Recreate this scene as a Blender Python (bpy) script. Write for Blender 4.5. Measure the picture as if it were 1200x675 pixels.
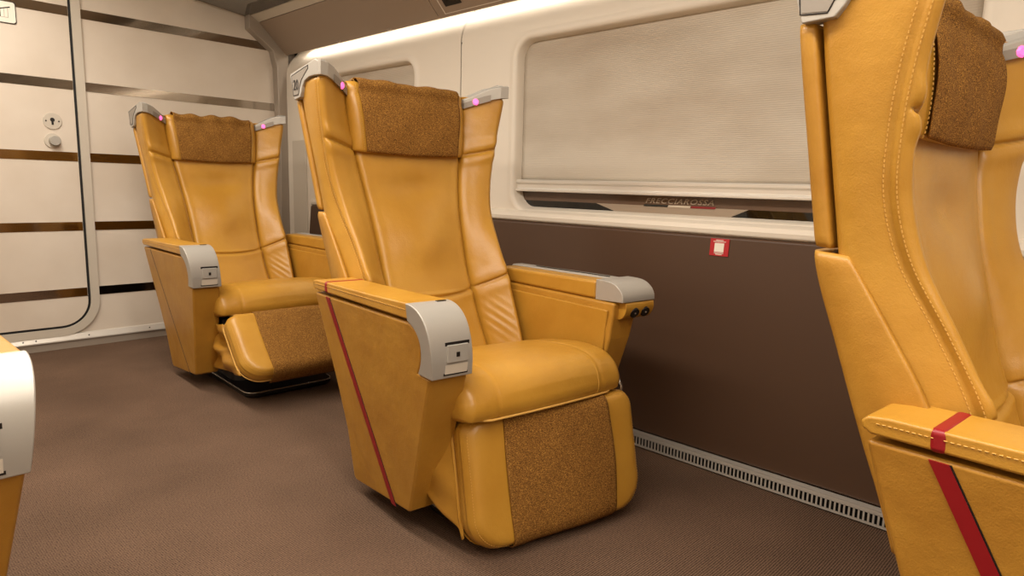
import bpy, bmesh, math, random
import numpy as np
from mathutils import Vector, Matrix
from math import sin, cos, pi, radians, sqrt, exp

for o in list(bpy.data.objects):
    bpy.data.objects.remove(o, do_unlink=True)
SC = bpy.context.scene
COL = SC.collection

# ------------------------------------------------------------------ camera
YAW, PIT, ROL, FPX = 45.999, 8.7097, 1.5322, 777.04
def setup_camera():
    y, p, r = radians(YAW), radians(PIT), radians(ROL)
    fw = Vector((sin(y)*cos(p), cos(y)*cos(p), -sin(p)))
    rt = Vector((cos(y), -sin(y), 0)); up = rt.cross(fw)
    r2 = rt*cos(r) + up*sin(r); u2 = -rt*sin(r) + up*cos(r)
    cd = bpy.data.cameras.new('camera'); co = bpy.data.objects.new('camera', cd)
    COL.objects.link(co)
    cd.sensor_width = 36.0; cd.sensor_fit = 'HORIZONTAL'
    cd.lens = FPX/1200*36.0; cd.clip_start = 0.02
    m = Matrix((( r2.x, u2.x, -fw.x, 0), (r2.y, u2.y, -fw.y, 0), (r2.z, u2.z, -fw.z, 1.0), (0, 0, 0, 1)))
    co.matrix_world = m
    SC.camera = co
setup_camera()
SC.view_settings.view_transform = 'Standard'
SC.view_settings.look = 'None'
SC.view_settings.exposure = 0.0
SC.view_settings.gamma = 1.0
SC.view_settings.use_curve_mapping = False
W = bpy.data.worlds.new('world'); SC.world = W; W.use_nodes = True
W.node_tree.nodes['Background'].inputs[0].default_value = (1.0, 0.9, 0.78, 1)
W.node_tree.nodes['Background'].inputs[1].default_value = 0.03

def area(name, loc, rot, sx, sy, power, color, spread=180):
    l = bpy.data.lights.new(name, 'AREA'); l.shape = 'RECTANGLE'; l.size = sx; l.size_y = sy
    l.energy = power; l.color = color; l.spread = radians(spread)
    o = bpy.data.objects.new(name, l); COL.objects.link(o)
    o.location = loc; o.rotation_euler = rot
    return o
WARM = (1.0, 0.92, 0.82)
# ceiling aisle light strip and the hidden cove strip along the window wall
area('ceiling_strip_light', (0.55, 0.9, 2.215), (0, 0, 0), 0.26, 6.2, 118, WARM)
area('cove_strip_light', (2.325, 0.9, 1.872), (0, radians(0), 0), 0.030, 6.6, 9.5, WARM)
area('far_aisle_light', (-0.30, 0.9, 2.215), (0, 0, 0), 0.20, 6.2, 24, WARM)

# ------------------------------------------------------------------ helpers
def s2l(c):
    return c/12.92 if c <= 0.04045 else ((c+0.055)/1.055)**2.4
def rgb(r, g, b):
    return (s2l(r/255), s2l(g/255), s2l(b/255), 1)

def mat(name, col, rough=0.5, metal=0.0, spec=0.5, bump=None, mottle=None, coat=0, emit=None, sheen=0):
    m = bpy.data.materials.new(name); m.use_nodes = True
    nt = m.node_tree; b = nt.nodes['Principled BSDF']
    b.inputs['Base Color'].default_value = col
    b.inputs['Roughness'].default_value = rough
    b.inputs['Metallic'].default_value = metal
    b.inputs['Specular IOR Level'].default_value = spec
    b.inputs['Coat Weight'].default_value = coat
    b.inputs['Sheen Weight'].default_value = sheen
    tc = nt.nodes.new('ShaderNodeTexCoord')
    if emit:
        b.inputs['Emission Color'].default_value = emit[0]; b.inputs['Emission Strength'].default_value = emit[1]
    if mottle:   # (scale, colour2, amount)
        n = nt.nodes.new('ShaderNodeTexNoise'); n.inputs['Scale'].default_value = mottle[0]; n.inputs['Detail'].default_value = 5
        nt.links.new(tc.outputs['Object'], n.inputs['Vector'])
        r = nt.nodes.new('ShaderNodeValToRGB'); r.color_ramp.elements[0].position = 0.35; r.color_ramp.elements[1].position = 0.68
        r.color_ramp.elements[0].color = col; r.color_ramp.elements[1].color = mottle[1]
        nt.links.new(n.outputs['Fac'], r.inputs['Fac']); nt.links.new(r.outputs['Color'], b.inputs['Base Color'])
    prev = None
    for (scale, strength, dist) in (bump or []):
        n = nt.nodes.new('ShaderNodeTexNoise'); n.inputs['Scale'].default_value = scale; n.inputs['Detail'].default_value = 4
        nt.links.new(tc.outputs['Object'], n.inputs['Vector'])
        bp = nt.nodes.new('ShaderNodeBump'); bp.inputs['Strength'].default_value = strength; bp.inputs['Distance'].default_value = dist
        nt.links.new(n.outputs['Fac'], bp.inputs['Height'])
        if prev: nt.links.new(prev.outputs['Normal'], bp.inputs['Normal'])
        prev = bp
    if prev: nt.links.new(prev.outputs['Normal'], b.inputs['Normal'])
    return m

def fabric_mat():
    m = bpy.data.materials.new('tweed_fabric'); m.use_nodes = True
    nt = m.node_tree; b = nt.nodes['Principled BSDF']; b.inputs['Roughness'].default_value = 0.95
    b.inputs['Specular IOR Level'].default_value = 0.15
    b.inputs['Sheen Weight'].default_value = 0.0
    tc = nt.nodes.new('ShaderNodeTexCoord')
    mp = nt.nodes.new('ShaderNodeMapping'); mp.inputs['Scale'].default_value = (260, 520, 600)
    nt.links.new(tc.outputs['Object'], mp.inputs['Vector'])
    n = nt.nodes.new('ShaderNodeTexNoise'); n.inputs['Scale'].default_value = 1.0; n.inputs['Detail'].default_value = 3
    nt.links.new(mp.outputs['Vector'], n.inputs['Vector'])
    r = nt.nodes.new('ShaderNodeValToRGB')
    e = r.color_ramp.elements
    e[0].position = 0.34; e[0].color = rgb(84, 54, 24); e[1].position = 0.72; e[1].color = rgb(184, 136, 62)
    k = e.new(0.52); k.color = rgb(126, 86, 38)
    nt.links.new(n.outputs['Fac'], r.inputs['Fac']); nt.links.new(r.outputs['Color'], b.inputs['Base Color'])
    bp = nt.nodes.new('ShaderNodeBump'); bp.inputs['Strength'].default_value = 0.5; bp.inputs['Distance'].default_value = 0.002
    nt.links.new(n.outputs['Fac'], bp.inputs['Height']); nt.links.new(bp.outputs['Normal'], b.inputs['Normal'])
    return m

def carpet_mat():
    m = bpy.data.materials.new('ribbed_carpet'); m.use_nodes = True
    nt = m.node_tree; b = nt.nodes['Principled BSDF']; b.inputs['Roughness'].default_value = 0.95
    b.inputs['Specular IOR Level'].default_value = 0.1
    tc = nt.nodes.new('ShaderNodeTexCoord')
    mp = nt.nodes.new('ShaderNodeMapping'); mp.inputs['Rotation'].default_value = (0, 0, radians(0))
    nt.links.new(tc.outputs['Object'], mp.inputs['Vector'])
    def wave(axis, scale):
        w = nt.nodes.new('ShaderNodeTexWave'); w.bands_direction = axis; w.inputs['Scale'].default_value = scale
        w.inputs['Distortion'].default_value = 0.6; w.inputs['Detail'].default_value = 1
        nt.links.new(mp.outputs['Vector'], w.inputs['Vector']); return w
    w1 = wave('Y', 48); w2 = wave('X', 60)
    mul = nt.nodes.new('ShaderNodeMath'); mul.operation = 'MULTIPLY'
    ad = nt.nodes.new('ShaderNodeMath'); ad.operation = 'MULTIPLY_ADD'; ad.inputs[1].default_value = 0.4; ad.inputs[2].default_value = 0.6
    nt.links.new(w2.outputs['Fac'], ad.inputs[0]); nt.links.new(w1.outputs['Fac'], mul.inputs[0]); nt.links.new(ad.outputs[0], mul.inputs[1])
    n1 = nt.nodes.new('ShaderNodeTexNoise'); n1.inputs['Scale'].default_value = 190; n1.inputs['Detail'].default_value = 2
    n2 = nt.nodes.new('ShaderNodeTexNoise'); n2.inputs['Scale'].default_value = 2.2; n2.inputs['Detail'].default_value = 6
    nt.links.new(tc.outputs['Object'], n1.inputs['Vector']); nt.links.new(tc.outputs['Object'], n2.inputs['Vector'])
    a1 = nt.nodes.new('ShaderNodeMix'); a1.data_type = 'FLOAT'; a1.inputs[0].default_value = 0.55
    nt.links.new(mul.outputs[0], a1.inputs[2]); nt.links.new(n1.outputs['Fac'], a1.inputs[3])
    r = nt.nodes.new('ShaderNodeValToRGB'); e = r.color_ramp.elements
    e[0].position = 0.15; e[0].color = rgb(34, 24, 19); e[1].position = 0.78; e[1].color = rgb(140, 112, 91)
    nt.links.new(a1.outputs[0], r.inputs['Fac'])
    r2 = nt.nodes.new('ShaderNodeValToRGB'); r2.color_ramp.elements[0].position = 0.3; r2.color_ramp.elements[1].position = 0.7
    r2.color_ramp.elements[0].color = (0.72, 0.72, 0.72, 1); r2.color_ramp.elements[1].color = (1.05, 1.05, 1.05, 1)
    nt.links.new(n2.outputs['Fac'], r2.inputs['Fac'])
    mx = nt.nodes.new('ShaderNodeMix'); mx.data_type = 'RGBA'; mx.blend_type = 'MULTIPLY'; mx.inputs[0].default_value = 1
    nt.links.new(r.outputs['Color'], mx.inputs[6]); nt.links.new(r2.outputs['Color'], mx.inputs[7])
    nt.links.new(mx.outputs[2], b.inputs['Base Color'])
    bp = nt.nodes.new('ShaderNodeBump'); bp.inputs['Strength'].default_value = 0.6; bp.inputs['Distance'].default_value = 0.003
    nt.links.new(a1.outputs[0], bp.inputs['Height']); nt.links.new(bp.outputs['Normal'], b.inputs['Normal'])
    return m

def blind_mat():
    m = mat('blind_fabric', rgb(196, 184, 166), 0.85, spec=0.2)
    nt = m.node_tree; b = nt.nodes['Principled BSDF']
    tc = nt.nodes.new('ShaderNodeTexCoord')
    w = nt.nodes.new('ShaderNodeTexWave'); w.bands_direction = 'Z'; w.inputs['Scale'].default_value = 42; w.inputs['Distortion'].default_value = 1.5
    w.inputs['Detail'].default_value = 2
    nt.links.new(tc.outputs['Object'], w.inputs['Vector'])
    mp = nt.nodes.new('ShaderNodeMapping'); mp.inputs['Scale'].default_value = (1, 0.6, 1.6)
    nt.links.new(tc.outputs['Object'], mp.inputs['Vector'])
    n = nt.nodes.new('ShaderNodeTexNoise'); n.inputs['Scale'].default_value = 2.4; n.inputs['Detail'].default_value = 6
    nt.links.new(mp.outputs['Vector'], n.inputs['Vector'])
    r = nt.nodes.new('ShaderNodeValToRGB'); r.color_ramp.elements[0].position = 0.28; r.color_ramp.elements[1].position = 0.62
    r.color_ramp.elements[0].color = rgb(170, 156, 138); r.color_ramp.elements[1].color = rgb(194, 184, 168)
    nt.links.new(n.outputs['Fac'], r.inputs['Fac']); nt.links.new(r.outputs['Color'], b.inputs['Base Color'])
    bp = nt.nodes.new('ShaderNodeBump'); bp.inputs['Strength'].default_value = 0.25; bp.inputs['Distance'].default_value = 0.002
    nt.links.new(w.outputs['Fac'], bp.inputs['Height']); nt.links.new(bp.outputs['Normal'], b.inputs['Normal'])
    return m

LB = [(350, 0.22, 0.002), (14, 0.25, 0.012)]
M = dict(
    leather=mat('mustard_leather', rgb(182, 134, 48), 0.36, spec=0.5, bump=LB, mottle=(7, rgb(172, 123, 40))),
    leather_side=mat('mustard_leather_shell', rgb(176, 128, 46), 0.40, spec=0.45, bump=LB, mottle=(9, rgb(164, 115, 38))),
    thread=mat('tan_thread', rgb(200, 154, 74), 0.7),
    fabric=fabric_mat(),
    silver=mat('silver_grey_plastic', rgb(172, 167, 158), 0.40, metal=0.3, spec=0.5),
    silver_dark=mat('grey_plastic_plaque', rgb(140, 132, 122), 0.4, metal=0.2),
    chrome=mat('brushed_metal', rgb(190, 186, 178), 0.25, metal=0.9),
    black=mat('black_plastic', rgb(22, 18, 16), 0.4),
    dark=mat('dark_steel', rgb(34, 28, 25), 0.45, metal=0.4),
    red=mat('dark_red_band', rgb(138, 12, 22), 0.4),
    pink=mat('pink_indicator', rgb(235, 90, 140), 0.4, emit=((1.0, 0.12, 0.38, 1), 1.6)),
    wall=mat('white_wall_panel', rgb(222, 212, 196), 0.45, spec=0.3, bump=[(60, 0.03, 0.002)]),
    endwall=mat('cream_end_panel', rgb(216, 204, 188), 0.42, spec=0.35, bump=[(90, 0.04, 0.002)], mottle=(2.5, rgb(206, 192, 174))),
    brown=mat('brown_wainscot', rgb(80, 58, 43), 0.40, spec=0.35, bump=[(300, 0.10, 0.001)]),
    rack=mat('taupe_rack_panel', rgb(152, 134, 116), 0.38, spec=0.4, metal=0.15),
    rack_light=mat('light_fascia', rgb(196, 186, 170), 0.4, spec=0.4),
    mirror=mat('mirror_band', rgb(168, 158, 146), 0.10, metal=1.0),
    smoke=mat('smoked_glass', rgb(60, 56, 50), 0.05, spec=0.8, coat=0.5),
    trim=mat('grey_trim', rgb(158, 146, 132), 0.4, metal=0.2),
    alu=mat('aluminium', rgb(222, 216, 205), 0.35, metal=0.45),
    rubber=mat('black_rubber', rgb(14, 12, 11), 0.6),
    carpet=carpet_mat(), blind=blind_mat(),
    glass=mat('dark_window_glass', rgb(10, 9, 8), 0.04, spec=0.6),
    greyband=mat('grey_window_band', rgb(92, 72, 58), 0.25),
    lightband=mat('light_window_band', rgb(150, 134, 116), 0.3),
    decal=mat('decal_grey', rgb(150, 132, 112), 0.5),
    decal_green=mat('decal_green_black', rgb(24, 24, 18), 0.5),
    decal_white=mat('decal_white', rgb(190, 176, 156), 0.5),
    decal_red=mat('decal_red', rgb(120, 16, 20), 0.5),
    sticker=mat('sticker_red', rgb(176, 22, 30), 0.5),
    white=mat('white_print', rgb(232, 224, 208), 0.5),
    ceiling=mat('ceiling_panel', rgb(212, 202, 186), 0.5),
    lamp=mat('lamp_diffuser', rgb(250, 240, 220), 0.5, emit=((1.0, 0.87, 0.70, 1), 1.2)),
)

def link(name, me, m, parent=None, smooth=True, bevel=0, solid=0):
    o = bpy.data.objects.new(name, me); COL.objects.link(o)
    me.materials.append(m)
    if smooth:
        for p in me.polygons: p.use_smooth = True
    if solid:
        md = o.modifiers.new('solid', 'SOLIDIFY'); md.thickness = abs(solid); md.offset = 0; md.use_rim = solid > 0
    if bevel:
        md = o.modifiers.new('bevel', 'BEVEL'); md.width = bevel; md.segments = 3; md.limit_method = 'ANGLE'; md.angle_limit = radians(35)
        md.harden_normals = True
    if parent: o.parent = parent
    return o

class G:
    """geometry collector; verts in seat-local or world space"""
    def __init__(s): s.v = []; s.f = []
    def add(s, vs, fs):
        n = len(s.v); s.v += [tuple(a) for a in vs]; s.f += [tuple(i+n for i in f) for f in fs]; return s
    def box(s, x0, x1, y0, y1, z0, z1):
        v = [(x, y, z) for x in (x0, x1) for y in (y0, y1) for z in (z0, z1)]
        return s.add(v, [(0, 1, 3, 2), (4, 6, 7, 5), (0, 4, 5, 1), (2, 3, 7, 6), (0, 2, 6, 4), (1, 5, 7, 3)])
    def prism(s, poly, xo, xi):
        """polygon in (y,z), outer x and inner x given as numbers or functions of (y,z)"""
        fo = xo if callable(xo) else (lambda y, z: xo); fi = xi if callable(xi) else (lambda y, z: xi)
        n = len(poly)
        v = [(fo(y, z), y, z) for y, z in poly] + [(fi(y, z), y, z) for y, z in poly]
        f = [tuple(range(n)), tuple(range(2*n-1, n-1, -1))]
        f += [(i, n+i, n+(i+1) % n, (i+1) % n) for i in range(n)]
        return s.add(v, f)
    def prismY(s, poly, y0, y1):
        """polygon in (x,z) extruded along y"""
        n = len(poly)
        v = [(x, y0, z) for x, z in poly] + [(x, y1, z) for x, z in poly]
        f = [tuple(range(n)), tuple(range(2*n-1, n-1, -1))]
        f += [(i, n+i, n+(i+1) % n, (i+1) % n) for i in range(n)]
        return s.add(v, f)
    def rings(s, R, closed=True, caps=True):
        n = len(R[0]); v = [p for r in R for p in r]; f = []
        for j in range(len(R)-1):
            for i in range(n if closed else n-1):
                a = j*n+i; b = j*n+(i+1) % n
                f.append((a, b, b+n, a+n))
        if caps and closed:
            f.append(tuple(range(n-1, -1, -1))); f.append(tuple(range((len(R)-1)*n, len(R)*n)))
        return s.add(v, f)
    def tube(s, pts, r, n=8, closed=False):
        P = [Vector(p) for p in pts]; R = []
        for i, p in enumerate(P):
            if closed: t = (P[(i+1) % len(P)]-P[i-1])
            else: t = P[min(i+1, len(P)-1)]-P[max(i-1, 0)]
            t.normalize()
            a = Vector((0, 0, 1)) if abs(t.z) < 0.9 else Vector((1, 0, 0))
            u = t.cross(a).normalized(); w = t.cross(u)
            R.append([p+(u*cos(2*pi*k/n)+w*sin(2*pi*k/n))*r for k in range(n)])
        if closed: R.append(R[0])
        return s.rings(R, True, not closed)
    def cyl(s, c, axis, r, h, n=24, r2=None):
        a = Vector(axis).normalized(); b = Vector((0, 0, 1)) if abs(a.z) < .9 else Vector((1, 0, 0))
        u = a.cross(b).normalized(); w = a.cross(u); c = Vector(c); r2 = r if r2 is None else r2
        return s.rings([[c+(u*cos(2*pi*k/n)+w*sin(2*pi*k/n))*rr+a*hh for k in range(n)] for rr, hh in ((r, 0), (r2, h))])
    def build(s, name, m, parent=None, mirror=False, **kw):
        me = bpy.data.meshes.new(name)
        v = s.v; f = s.f
        if mirror: v = [(-x, y, z) for x, y, z in v]
        me.from_pydata(v, [], f)
        bm = bmesh.new(); bm.from_mesh(me); bmesh.ops.recalc_face_normals(bm, faces=bm.faces); bm.to_mesh(me); bm.free()
        me.update()
        return link(name, me, m, parent, **kw)

def tag(o, label=None, cat=None, group=None, kind=None):
    if label: o['label'] = label
    if cat: o['category'] = cat
    if group: o['group'] = group
    if kind: o['kind'] = kind
    return o
def struct(o): o['kind'] = 'structure'; return o
def empty(name, loc, rz=0):
    o = bpy.data.objects.new(name, None); COL.objects.link(o); o.location = loc; o.rotation_euler = (0, 0, rz)
    o.empty_display_size = 0.1
    return o

def smooth_interp(xs, ys):
    xs = np.array(xs, float); ys = np.array(ys, float)
    d = np.gradient(ys, xs)
    def f(x):
        x = min(max(x, xs[0]), xs[-1]); i = min(max(int(np.searchsorted(xs, x))-1, 0), len(xs)-2)
        h = xs[i+1]-xs[i]; t = (x-xs[i])/h
        return float((2*t**3-3*t**2+1)*ys[i]+(t**3-2*t**2+t)*h*d[i]+(-2*t**3+3*t**2)*ys[i+1]+(t**3-t**2)*h*d[i+1])
    return f

def crom(P, n=5):
    out = []
    for i in range(len(P)-1):
        a = P[max(i-1, 0)]; b = P[i]; c = P[i+1]; d = P[min(i+2, len(P)-1)]
        for k in range(n):
            t = k/n
            out.append(tuple(.5*(2*b[j]+(c[j]-a[j])*t+(2*a[j]-5*b[j]+4*c[j]-d[j])*t*t+(3*b[j]-a[j]-3*c[j]+d[j])*t**3) for j in (0, 1)))
    out.append(tuple(P[-1])); return out

def text_mesh(body, size, bold=0.0, shear=0.0, depth=0.001, spacing=1.0):
    c = bpy.data.curves.new('txt', 'FONT'); c.body = body; c.size = size; c.offset = bold; c.shear = shear
    c.extrude = depth; c.align_x = 'LEFT'; c.align_y = 'BOTTOM'; c.space_character = spacing; c.resolution_u = 3
    t = bpy.data.objects.new('txt', c); COL.objects.link(t)
    dg = bpy.context.evaluated_depsgraph_get(); dg.update()
    me = bpy.data.meshes.new_from_object(t.evaluated_get(dg))
    bpy.data.objects.remove(t, do_unlink=True)
    return me
def fit_text(me, p0, ux, uz, w, h):
    """place text mesh: lower-left p0, width w along ux, height h along uz"""
    xs = [v.co.x for v in me.vertices]; ys = [v.co.y for v in me.vertices]
    x0, x1, y0, y1 = min(xs), max(xs), min(ys), max(ys)
    ux = Vector(ux).normalized(); uz = Vector(uz).normalized(); n = ux.cross(uz); p0 = Vector(p0)
    for v in me.vertices:
        v.co = p0+ux*((v.co.x-x0)/(x1-x0)*w)+uz*((v.co.y-y0)/(y1-y0)*h)+n*v.co.z
    return me

# ------------------------------------------------------------------ room shell
YB, YE = -2.6, 4.47
XL = -0.95
WU = 2.28          # face of the upper window wall
struct(G().box(XL-.1, 2.6, YB-.1, YE+.3, -0.05, 0.0).build('floor', M['carpet'], smooth=False))
struct(G().box(XL-.1, 2.6, YB-.1, YE+.3, 2.25, 2.30).build('ceiling', M['ceiling'], smooth=False))
struct(G().box(XL-.08, XL, YB-.1, YE+.1, 0, 2.25).build('wall_left', M['wall'], smooth=False))
struct(G().box(XL-.08, 2.6, YB-.08, YB, 0, 2.25).build('wall_back', M['wall'], smooth=False))

# window wall with rounded openings
def rounded_rect(y0, y1, z0, z1, r, n=8):
    pts = []
    for cy, cz, a0 in ((y1-r, z0+r, -90), (y1-r, z1-r, 0), (y0+r, z1-r, 90), (y0+r, z0+r, 180)):
        for k in range(n+1):
            a = radians(a0+90*k/n); pts.append((cy+r*cos(a), cz+r*sin(a)))
    return pts
Z0W, Z1W = 0.897, 1.66
WINS = [(0.42, 2.205), (2.975, 3.82), (-2.2, -0.30)]
def xwall(z):
    return WU if z < 1.70 else WU+0.085*((z-1.70)/0.16)**2 if z < 1.861 else WU+.087
def wall_panel(y0, y1, win):
    """one panel of the window wall with a moulded rounded opening"""
    g = G()
    hole = rounded_rect(win[0], win[1], Z0W, Z1W, 0.085)
    n = len(hole)
    # outer boundary points matched by angle: project to the rectangle
    cy, cz = (win[0]+win[1])/2, (Z0W+Z1W)/2
    zb, zt = 0.842, 1.702
    def outer(y, z):
        # nearest mapping: scale hole to rectangle
        sy = (y-cy)/((win[1]-win[0])/2); sz = (z-cz)/((Z1W-Z0W)/2)
        k = max(abs(sy), abs(sz)); sy /= k; sz /= k
        yy = cy+sy*((y1-cy) if sy > 0 else (cy-y0)); zz = cz+sz*((zt-cz) if sz > 0 else (cz-zb))
        return yy, zz
    def grow(p, d):
        y, z = p
        h = rounded_rect(win[0]-d, win[1]+d, Z0W-d, Z1W+d, 0.085+d)
        return h
    R = []
    lay = [(-0.010, 0.055), (-0.004, 0.03), (0.0, 0.004), (0.006, -0.004), (0.016, -0.007), (0.028, -0.005), (0.038, 0.0)]
    for d, dx in lay:
        dd = min(d, 0.05)
        R.append([(WU+dx, y, z) for y, z in grow(hole[0], dd)])
    R.append([(WU, y, z) for y, z in rounded_rect(win[0]-.054, win[1]+.054, max(Z0W-.054, .8425), Z1W+.039, .10)])
    R.append([(WU, *outer(y, z)) for y, z in hole])
    g.rings(R, True, False)
    # top strip curving outwards up behind the luggage rack
    zs = [1.70, 1.706, 1.713, 1.721, 1.73, 1.74, 1.75, 1.76, 1.77, 1.78, 1.79, 1.80, 1.81, 1.82, 1.83, 1.84, 1.85, 1.86, 1.92]
    g.rings([[(xwall(z), y0, z), (xwall(z), y1, z)] for z in zs], False, False)
    return g
yy = [-2.6, 0.06, 2.595, 4.04]
wall_ids = []
root = struct(G().box(WU+.10, WU+.16, YB-.1, YE+.1, 0, 2.25).build('wall_right', M['rubber'], smooth=False))
for (a, b, w) in ((yy[0], yy[1]-.003, WINS[2]), (yy[1]+.003, yy[2]-.003, WINS[0]), (yy[2]+.003, yy[3]-.003, WINS[1])):
    o = wall_panel(a, b, w).build('window_wall_panel', M['wall'], root, solid=-0.004)
# seam strips
for y in (yy[1], yy[2], yy[3]):
    g = G(); g.box(WU+.004, WU+.012, y-.004, y+.004, .842, 1.72)
    g.rings([[(xwall(z)+.006, y-.004, z), (xwall(z)+.006, y+.004, z)] for z in (1.70, 1.74, 1.78, 1.82, 1.86, 1.92)], False, False)
    g.build('seam_strip', M['rubber'], root, smooth=False)
# end stretch of white wall down to the floor near the end wall
G().rings([[(xwall(z)+.002, 4.045, z), (xwall(z)+.002, 4.40, z)] for z in [0, .8, 1.69]+[1.70+.01*i for i in range(17)]+[1.92]], False, False).build('end_panel', M['wall'], root, solid=-.004)
G().box(WU-.012, WU+.004, 4.14, 4.32, 0.0, 1.27).build('door_pocket_cover', M['rack_light'], root, smooth=False, bevel=.004)
# moulded sill running under the windows
g = G(); P = [(WU+.03, .842), (WU-.030, .842), (WU-.040, .850), (WU-.042, .866), (WU-.034, .882), (WU-.012, .892), (WU+.03, .895)]
g.prismY(P, YB, 4.04)
struct(g.build('trim_1', M['wall'], smooth=False, bevel=.004))
# brown wainscot leaning in towards the floor
g = G(); P = [(2.168, .058), (2.236, .842), (2.36, .842), (2.36, .058)]
g.prismY(P, YB, 4.03)
struct(g.build('trim_2', M['brown'], smooth=False, bevel=.01))

# windows: dark glass, blind, rail
def window(idx, y0, y1, decal=False):
    g = G().box(WU+.052, WU+.060, y0-.05, y1+.05, Z0W-.03, Z1W+.04)
    w = struct(g.build('window_%d' % idx, M['glass'], smooth=False))
    # roller blind hanging in the opening
    R = []
    for k in range(31):
        z = 1.03+(Z1W+.03-1.03)*k/30
        R.append([(WU+.040+.0006*sin(y*5+z*3), y, z) for y in np.linspace(y0+.004, y1-.004, 60)])
    bl = G().rings(R, False, False).build('roller_blind', M['blind'], w, solid=.002)
    G().prismY([(WU+.036, 1.034), (WU+.014, 1.034), (WU+.010, 1.028), (WU+.010, 1.018), (WU+.016, 1.012), (WU+.016, .995), (WU+.008, .990), (WU+.008, .980), (WU+.036, .978)],
               y0+.001, y1-.001).build('blind_rail', M['alu'], bl, smooth=False, bevel=.0015)
    # dark rubber gasket line around the opening, grey band colouring in the cabin's reflection on the glass
    pts = [(WU+.031, y, z) for y, z in rounded_rect(y0-.001, y1+.001, Z0W-.001, Z1W+.001, .085)]
    G().tube(pts, .0065, 6, True).build('gasket', M['rubber'], w)
    G().box(WU+.049, WU+.052, y0+.02, y1, .938, .985).build('reflection_band', M['greyband'], w, smooth=False)
    if decal:
        G().prism([(1.755, .938), (1.64, .903), (1.15, .903), (1.07, .938)], WU+.0485, WU+.0515).build('reflection_band', M['lightband'], w, smooth=False)  # lighter trapezoid of the reflected cabin, put in as flat colour
        me = fit_text(text_mesh('FRECCIAROSSA', .03, .0005, .3, spacing=1.12), (WU+.047, 1.505, .948), (0, -1, 0), (0, 0, 1), .300, .021)
        link('lettering', me, M['decal'], w, smooth=False)
        for a, b, mm in ((1.515, 1.405, 'decal_green'), (1.402, 1.305, 'decal_white'), (1.302, 1.200, 'decal_red')):
            G().prism([(a, .935), (a-.004, .943), (b-.004, .943), (b, .935)], WU+.0465, WU+.0485).build('flag_bar', M[mm], w, smooth=False)
    return w
window(1, *WINS[0], decal=True); window(2, *WINS[1]); window(3, *WINS[2])

# red sticker below the sill (its code pattern is left out)
st = empty('notice_sticker', (2.2285, 1.122, .772))
G().box(-.002, .002, -.036, .036, 0, .062).build('backing', M['sticker'], st, smooth=False)
G().box(-.0035, -.002, -.018, .018, .014, .046).build('label_panel', M['white'], st, smooth=False)
for z, w_ in ((.050, .024), (.055, .014), (.009, .018), (.004, .012)): G().box(-.0032, -.002, -w_, w_, z, z+.0025).build('print_line', M['white'], st, smooth=False)
st.rotation_euler = (0, radians(4.6), 0)
tag(st, 'small red square notice sticker on brown wall just under the window sill', 'sticker')

# slotted heater grille along the foot of the window wall
g = G(); y0, y1 = YB, 4.1
g.box(2.140, 2.172, y0, y1, .046, .056); g.box(2.138, 2.142, y0, y1, .043, .056); g.box(2.138, 2.142, y0, y1, .006, .013)
y = y0
while y < y1:
    g.box(2.138, 2.142, y, y+.0055, .012, .045); y += .0140
b = struct(g.build('baseboard_right', M['alu'], smooth=False))
G().box(2.160, 2.172, y0, y1, 0, .047).build('grille_backing', M['rubber'], b, smooth=False)

# ------------------------------------------------------------------ end wall with mirrored bands, door
XE0 = XL
ew = struct(G().box(XE0, 2.5, YE, YE+.06, 0, 2.25).build('wall_end', M['endwall'], smooth=False))
for z in (1.915, 1.520, 1.125, .732, .349):
    G().box(1.092, 2.25, YE-.003, YE+.002, z-.050, z).build('mirror_band', M['mirror'], ew, smooth=False)
    G().box(XE0, .30, YE-.003, YE+.002, z-.050, z).build('mirror_band', M['mirror'], ew, smooth=False)
# door leaf
DX0, DX1, DZ0, DZ1, DR = .16, 1.030, .135, 2.12, .14
def rr(x0, x1, z0, z1, r): return [(x, z) for x, z in rounded_rect(x0, x1, z0, z1, r, 10)]
def plate(poly, y0, y1):
    g = G(); g.prismY(poly, y0, y1); return g
door = struct(plate(rr(DX0, DX1, DZ0, DZ1, DR), YE-.012, YE).build('door_1', M['endwall'], smooth=False))
for z in (1.915, 1.520, 1.125, .732, .349):
    G().box(DX0+.002, DX1-.002, YE-.0145, YE-.011, z-.050, z).build('mirror_band', M['mirror'], door, smooth=False)
def frame(x0, x1, z0, z1, r, w, ya, yb, name, m, parent):
    a = rounded_rect(x0, x1, z0, z1, r, 12); b = rounded_rect(x0-w, x1+w, z0-w, z1+w, r+w, 12)
    R = [[(x, ya, z) for x, z in a], [(x, yb, z) for x, z in a], [(x, yb, z) for x, z in b], [(x, ya, z) for x, z in b]]
    G().rings(R+[R[0]], True, False).build(name, m, parent, smooth=False)
frame(DX0, DX1, DZ0, DZ1, DR, .014, YE, YE-.006, 'door_gasket', M['rubber'], door)
frame(DX0-.014, DX1+.014, DZ0-.014, DZ1+.014, DR+.014, .045, YE, YE-.016, 'door_frame', M['rack_light'], door)
def disc(name, x, z, r, y, h, m, p): return G().cyl((x, y, z), (0, -1, 0), r, h, 32).build(name, m, p, smooth=False, bevel=.002)
e = disc('keyhole_plate', .918, 1.290, .045, YE-.012, .006, M['rack_light'], door)
G().cyl((.918, YE-.018, 1.297), (0, -1, 0), .011, .002, 16).box(.913, .923, YE-.020, YE-.018, 1.270, 1.295).build('keyhole', M['black'], e, smooth=False)
for x in (.888, .948): G().cyl((x, YE-.018, 1.29), (0, -1, 0), .004, .002, 10).build('screw', M['dark'], e, smooth=False)
e = disc('lock_rosette', .912, 1.183, .040, YE-.012, .008, M['rack_light'], door)
disc('lock_knob', .918, 1.183, .026, YE-.020, .035, M['silver'], e)
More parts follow.
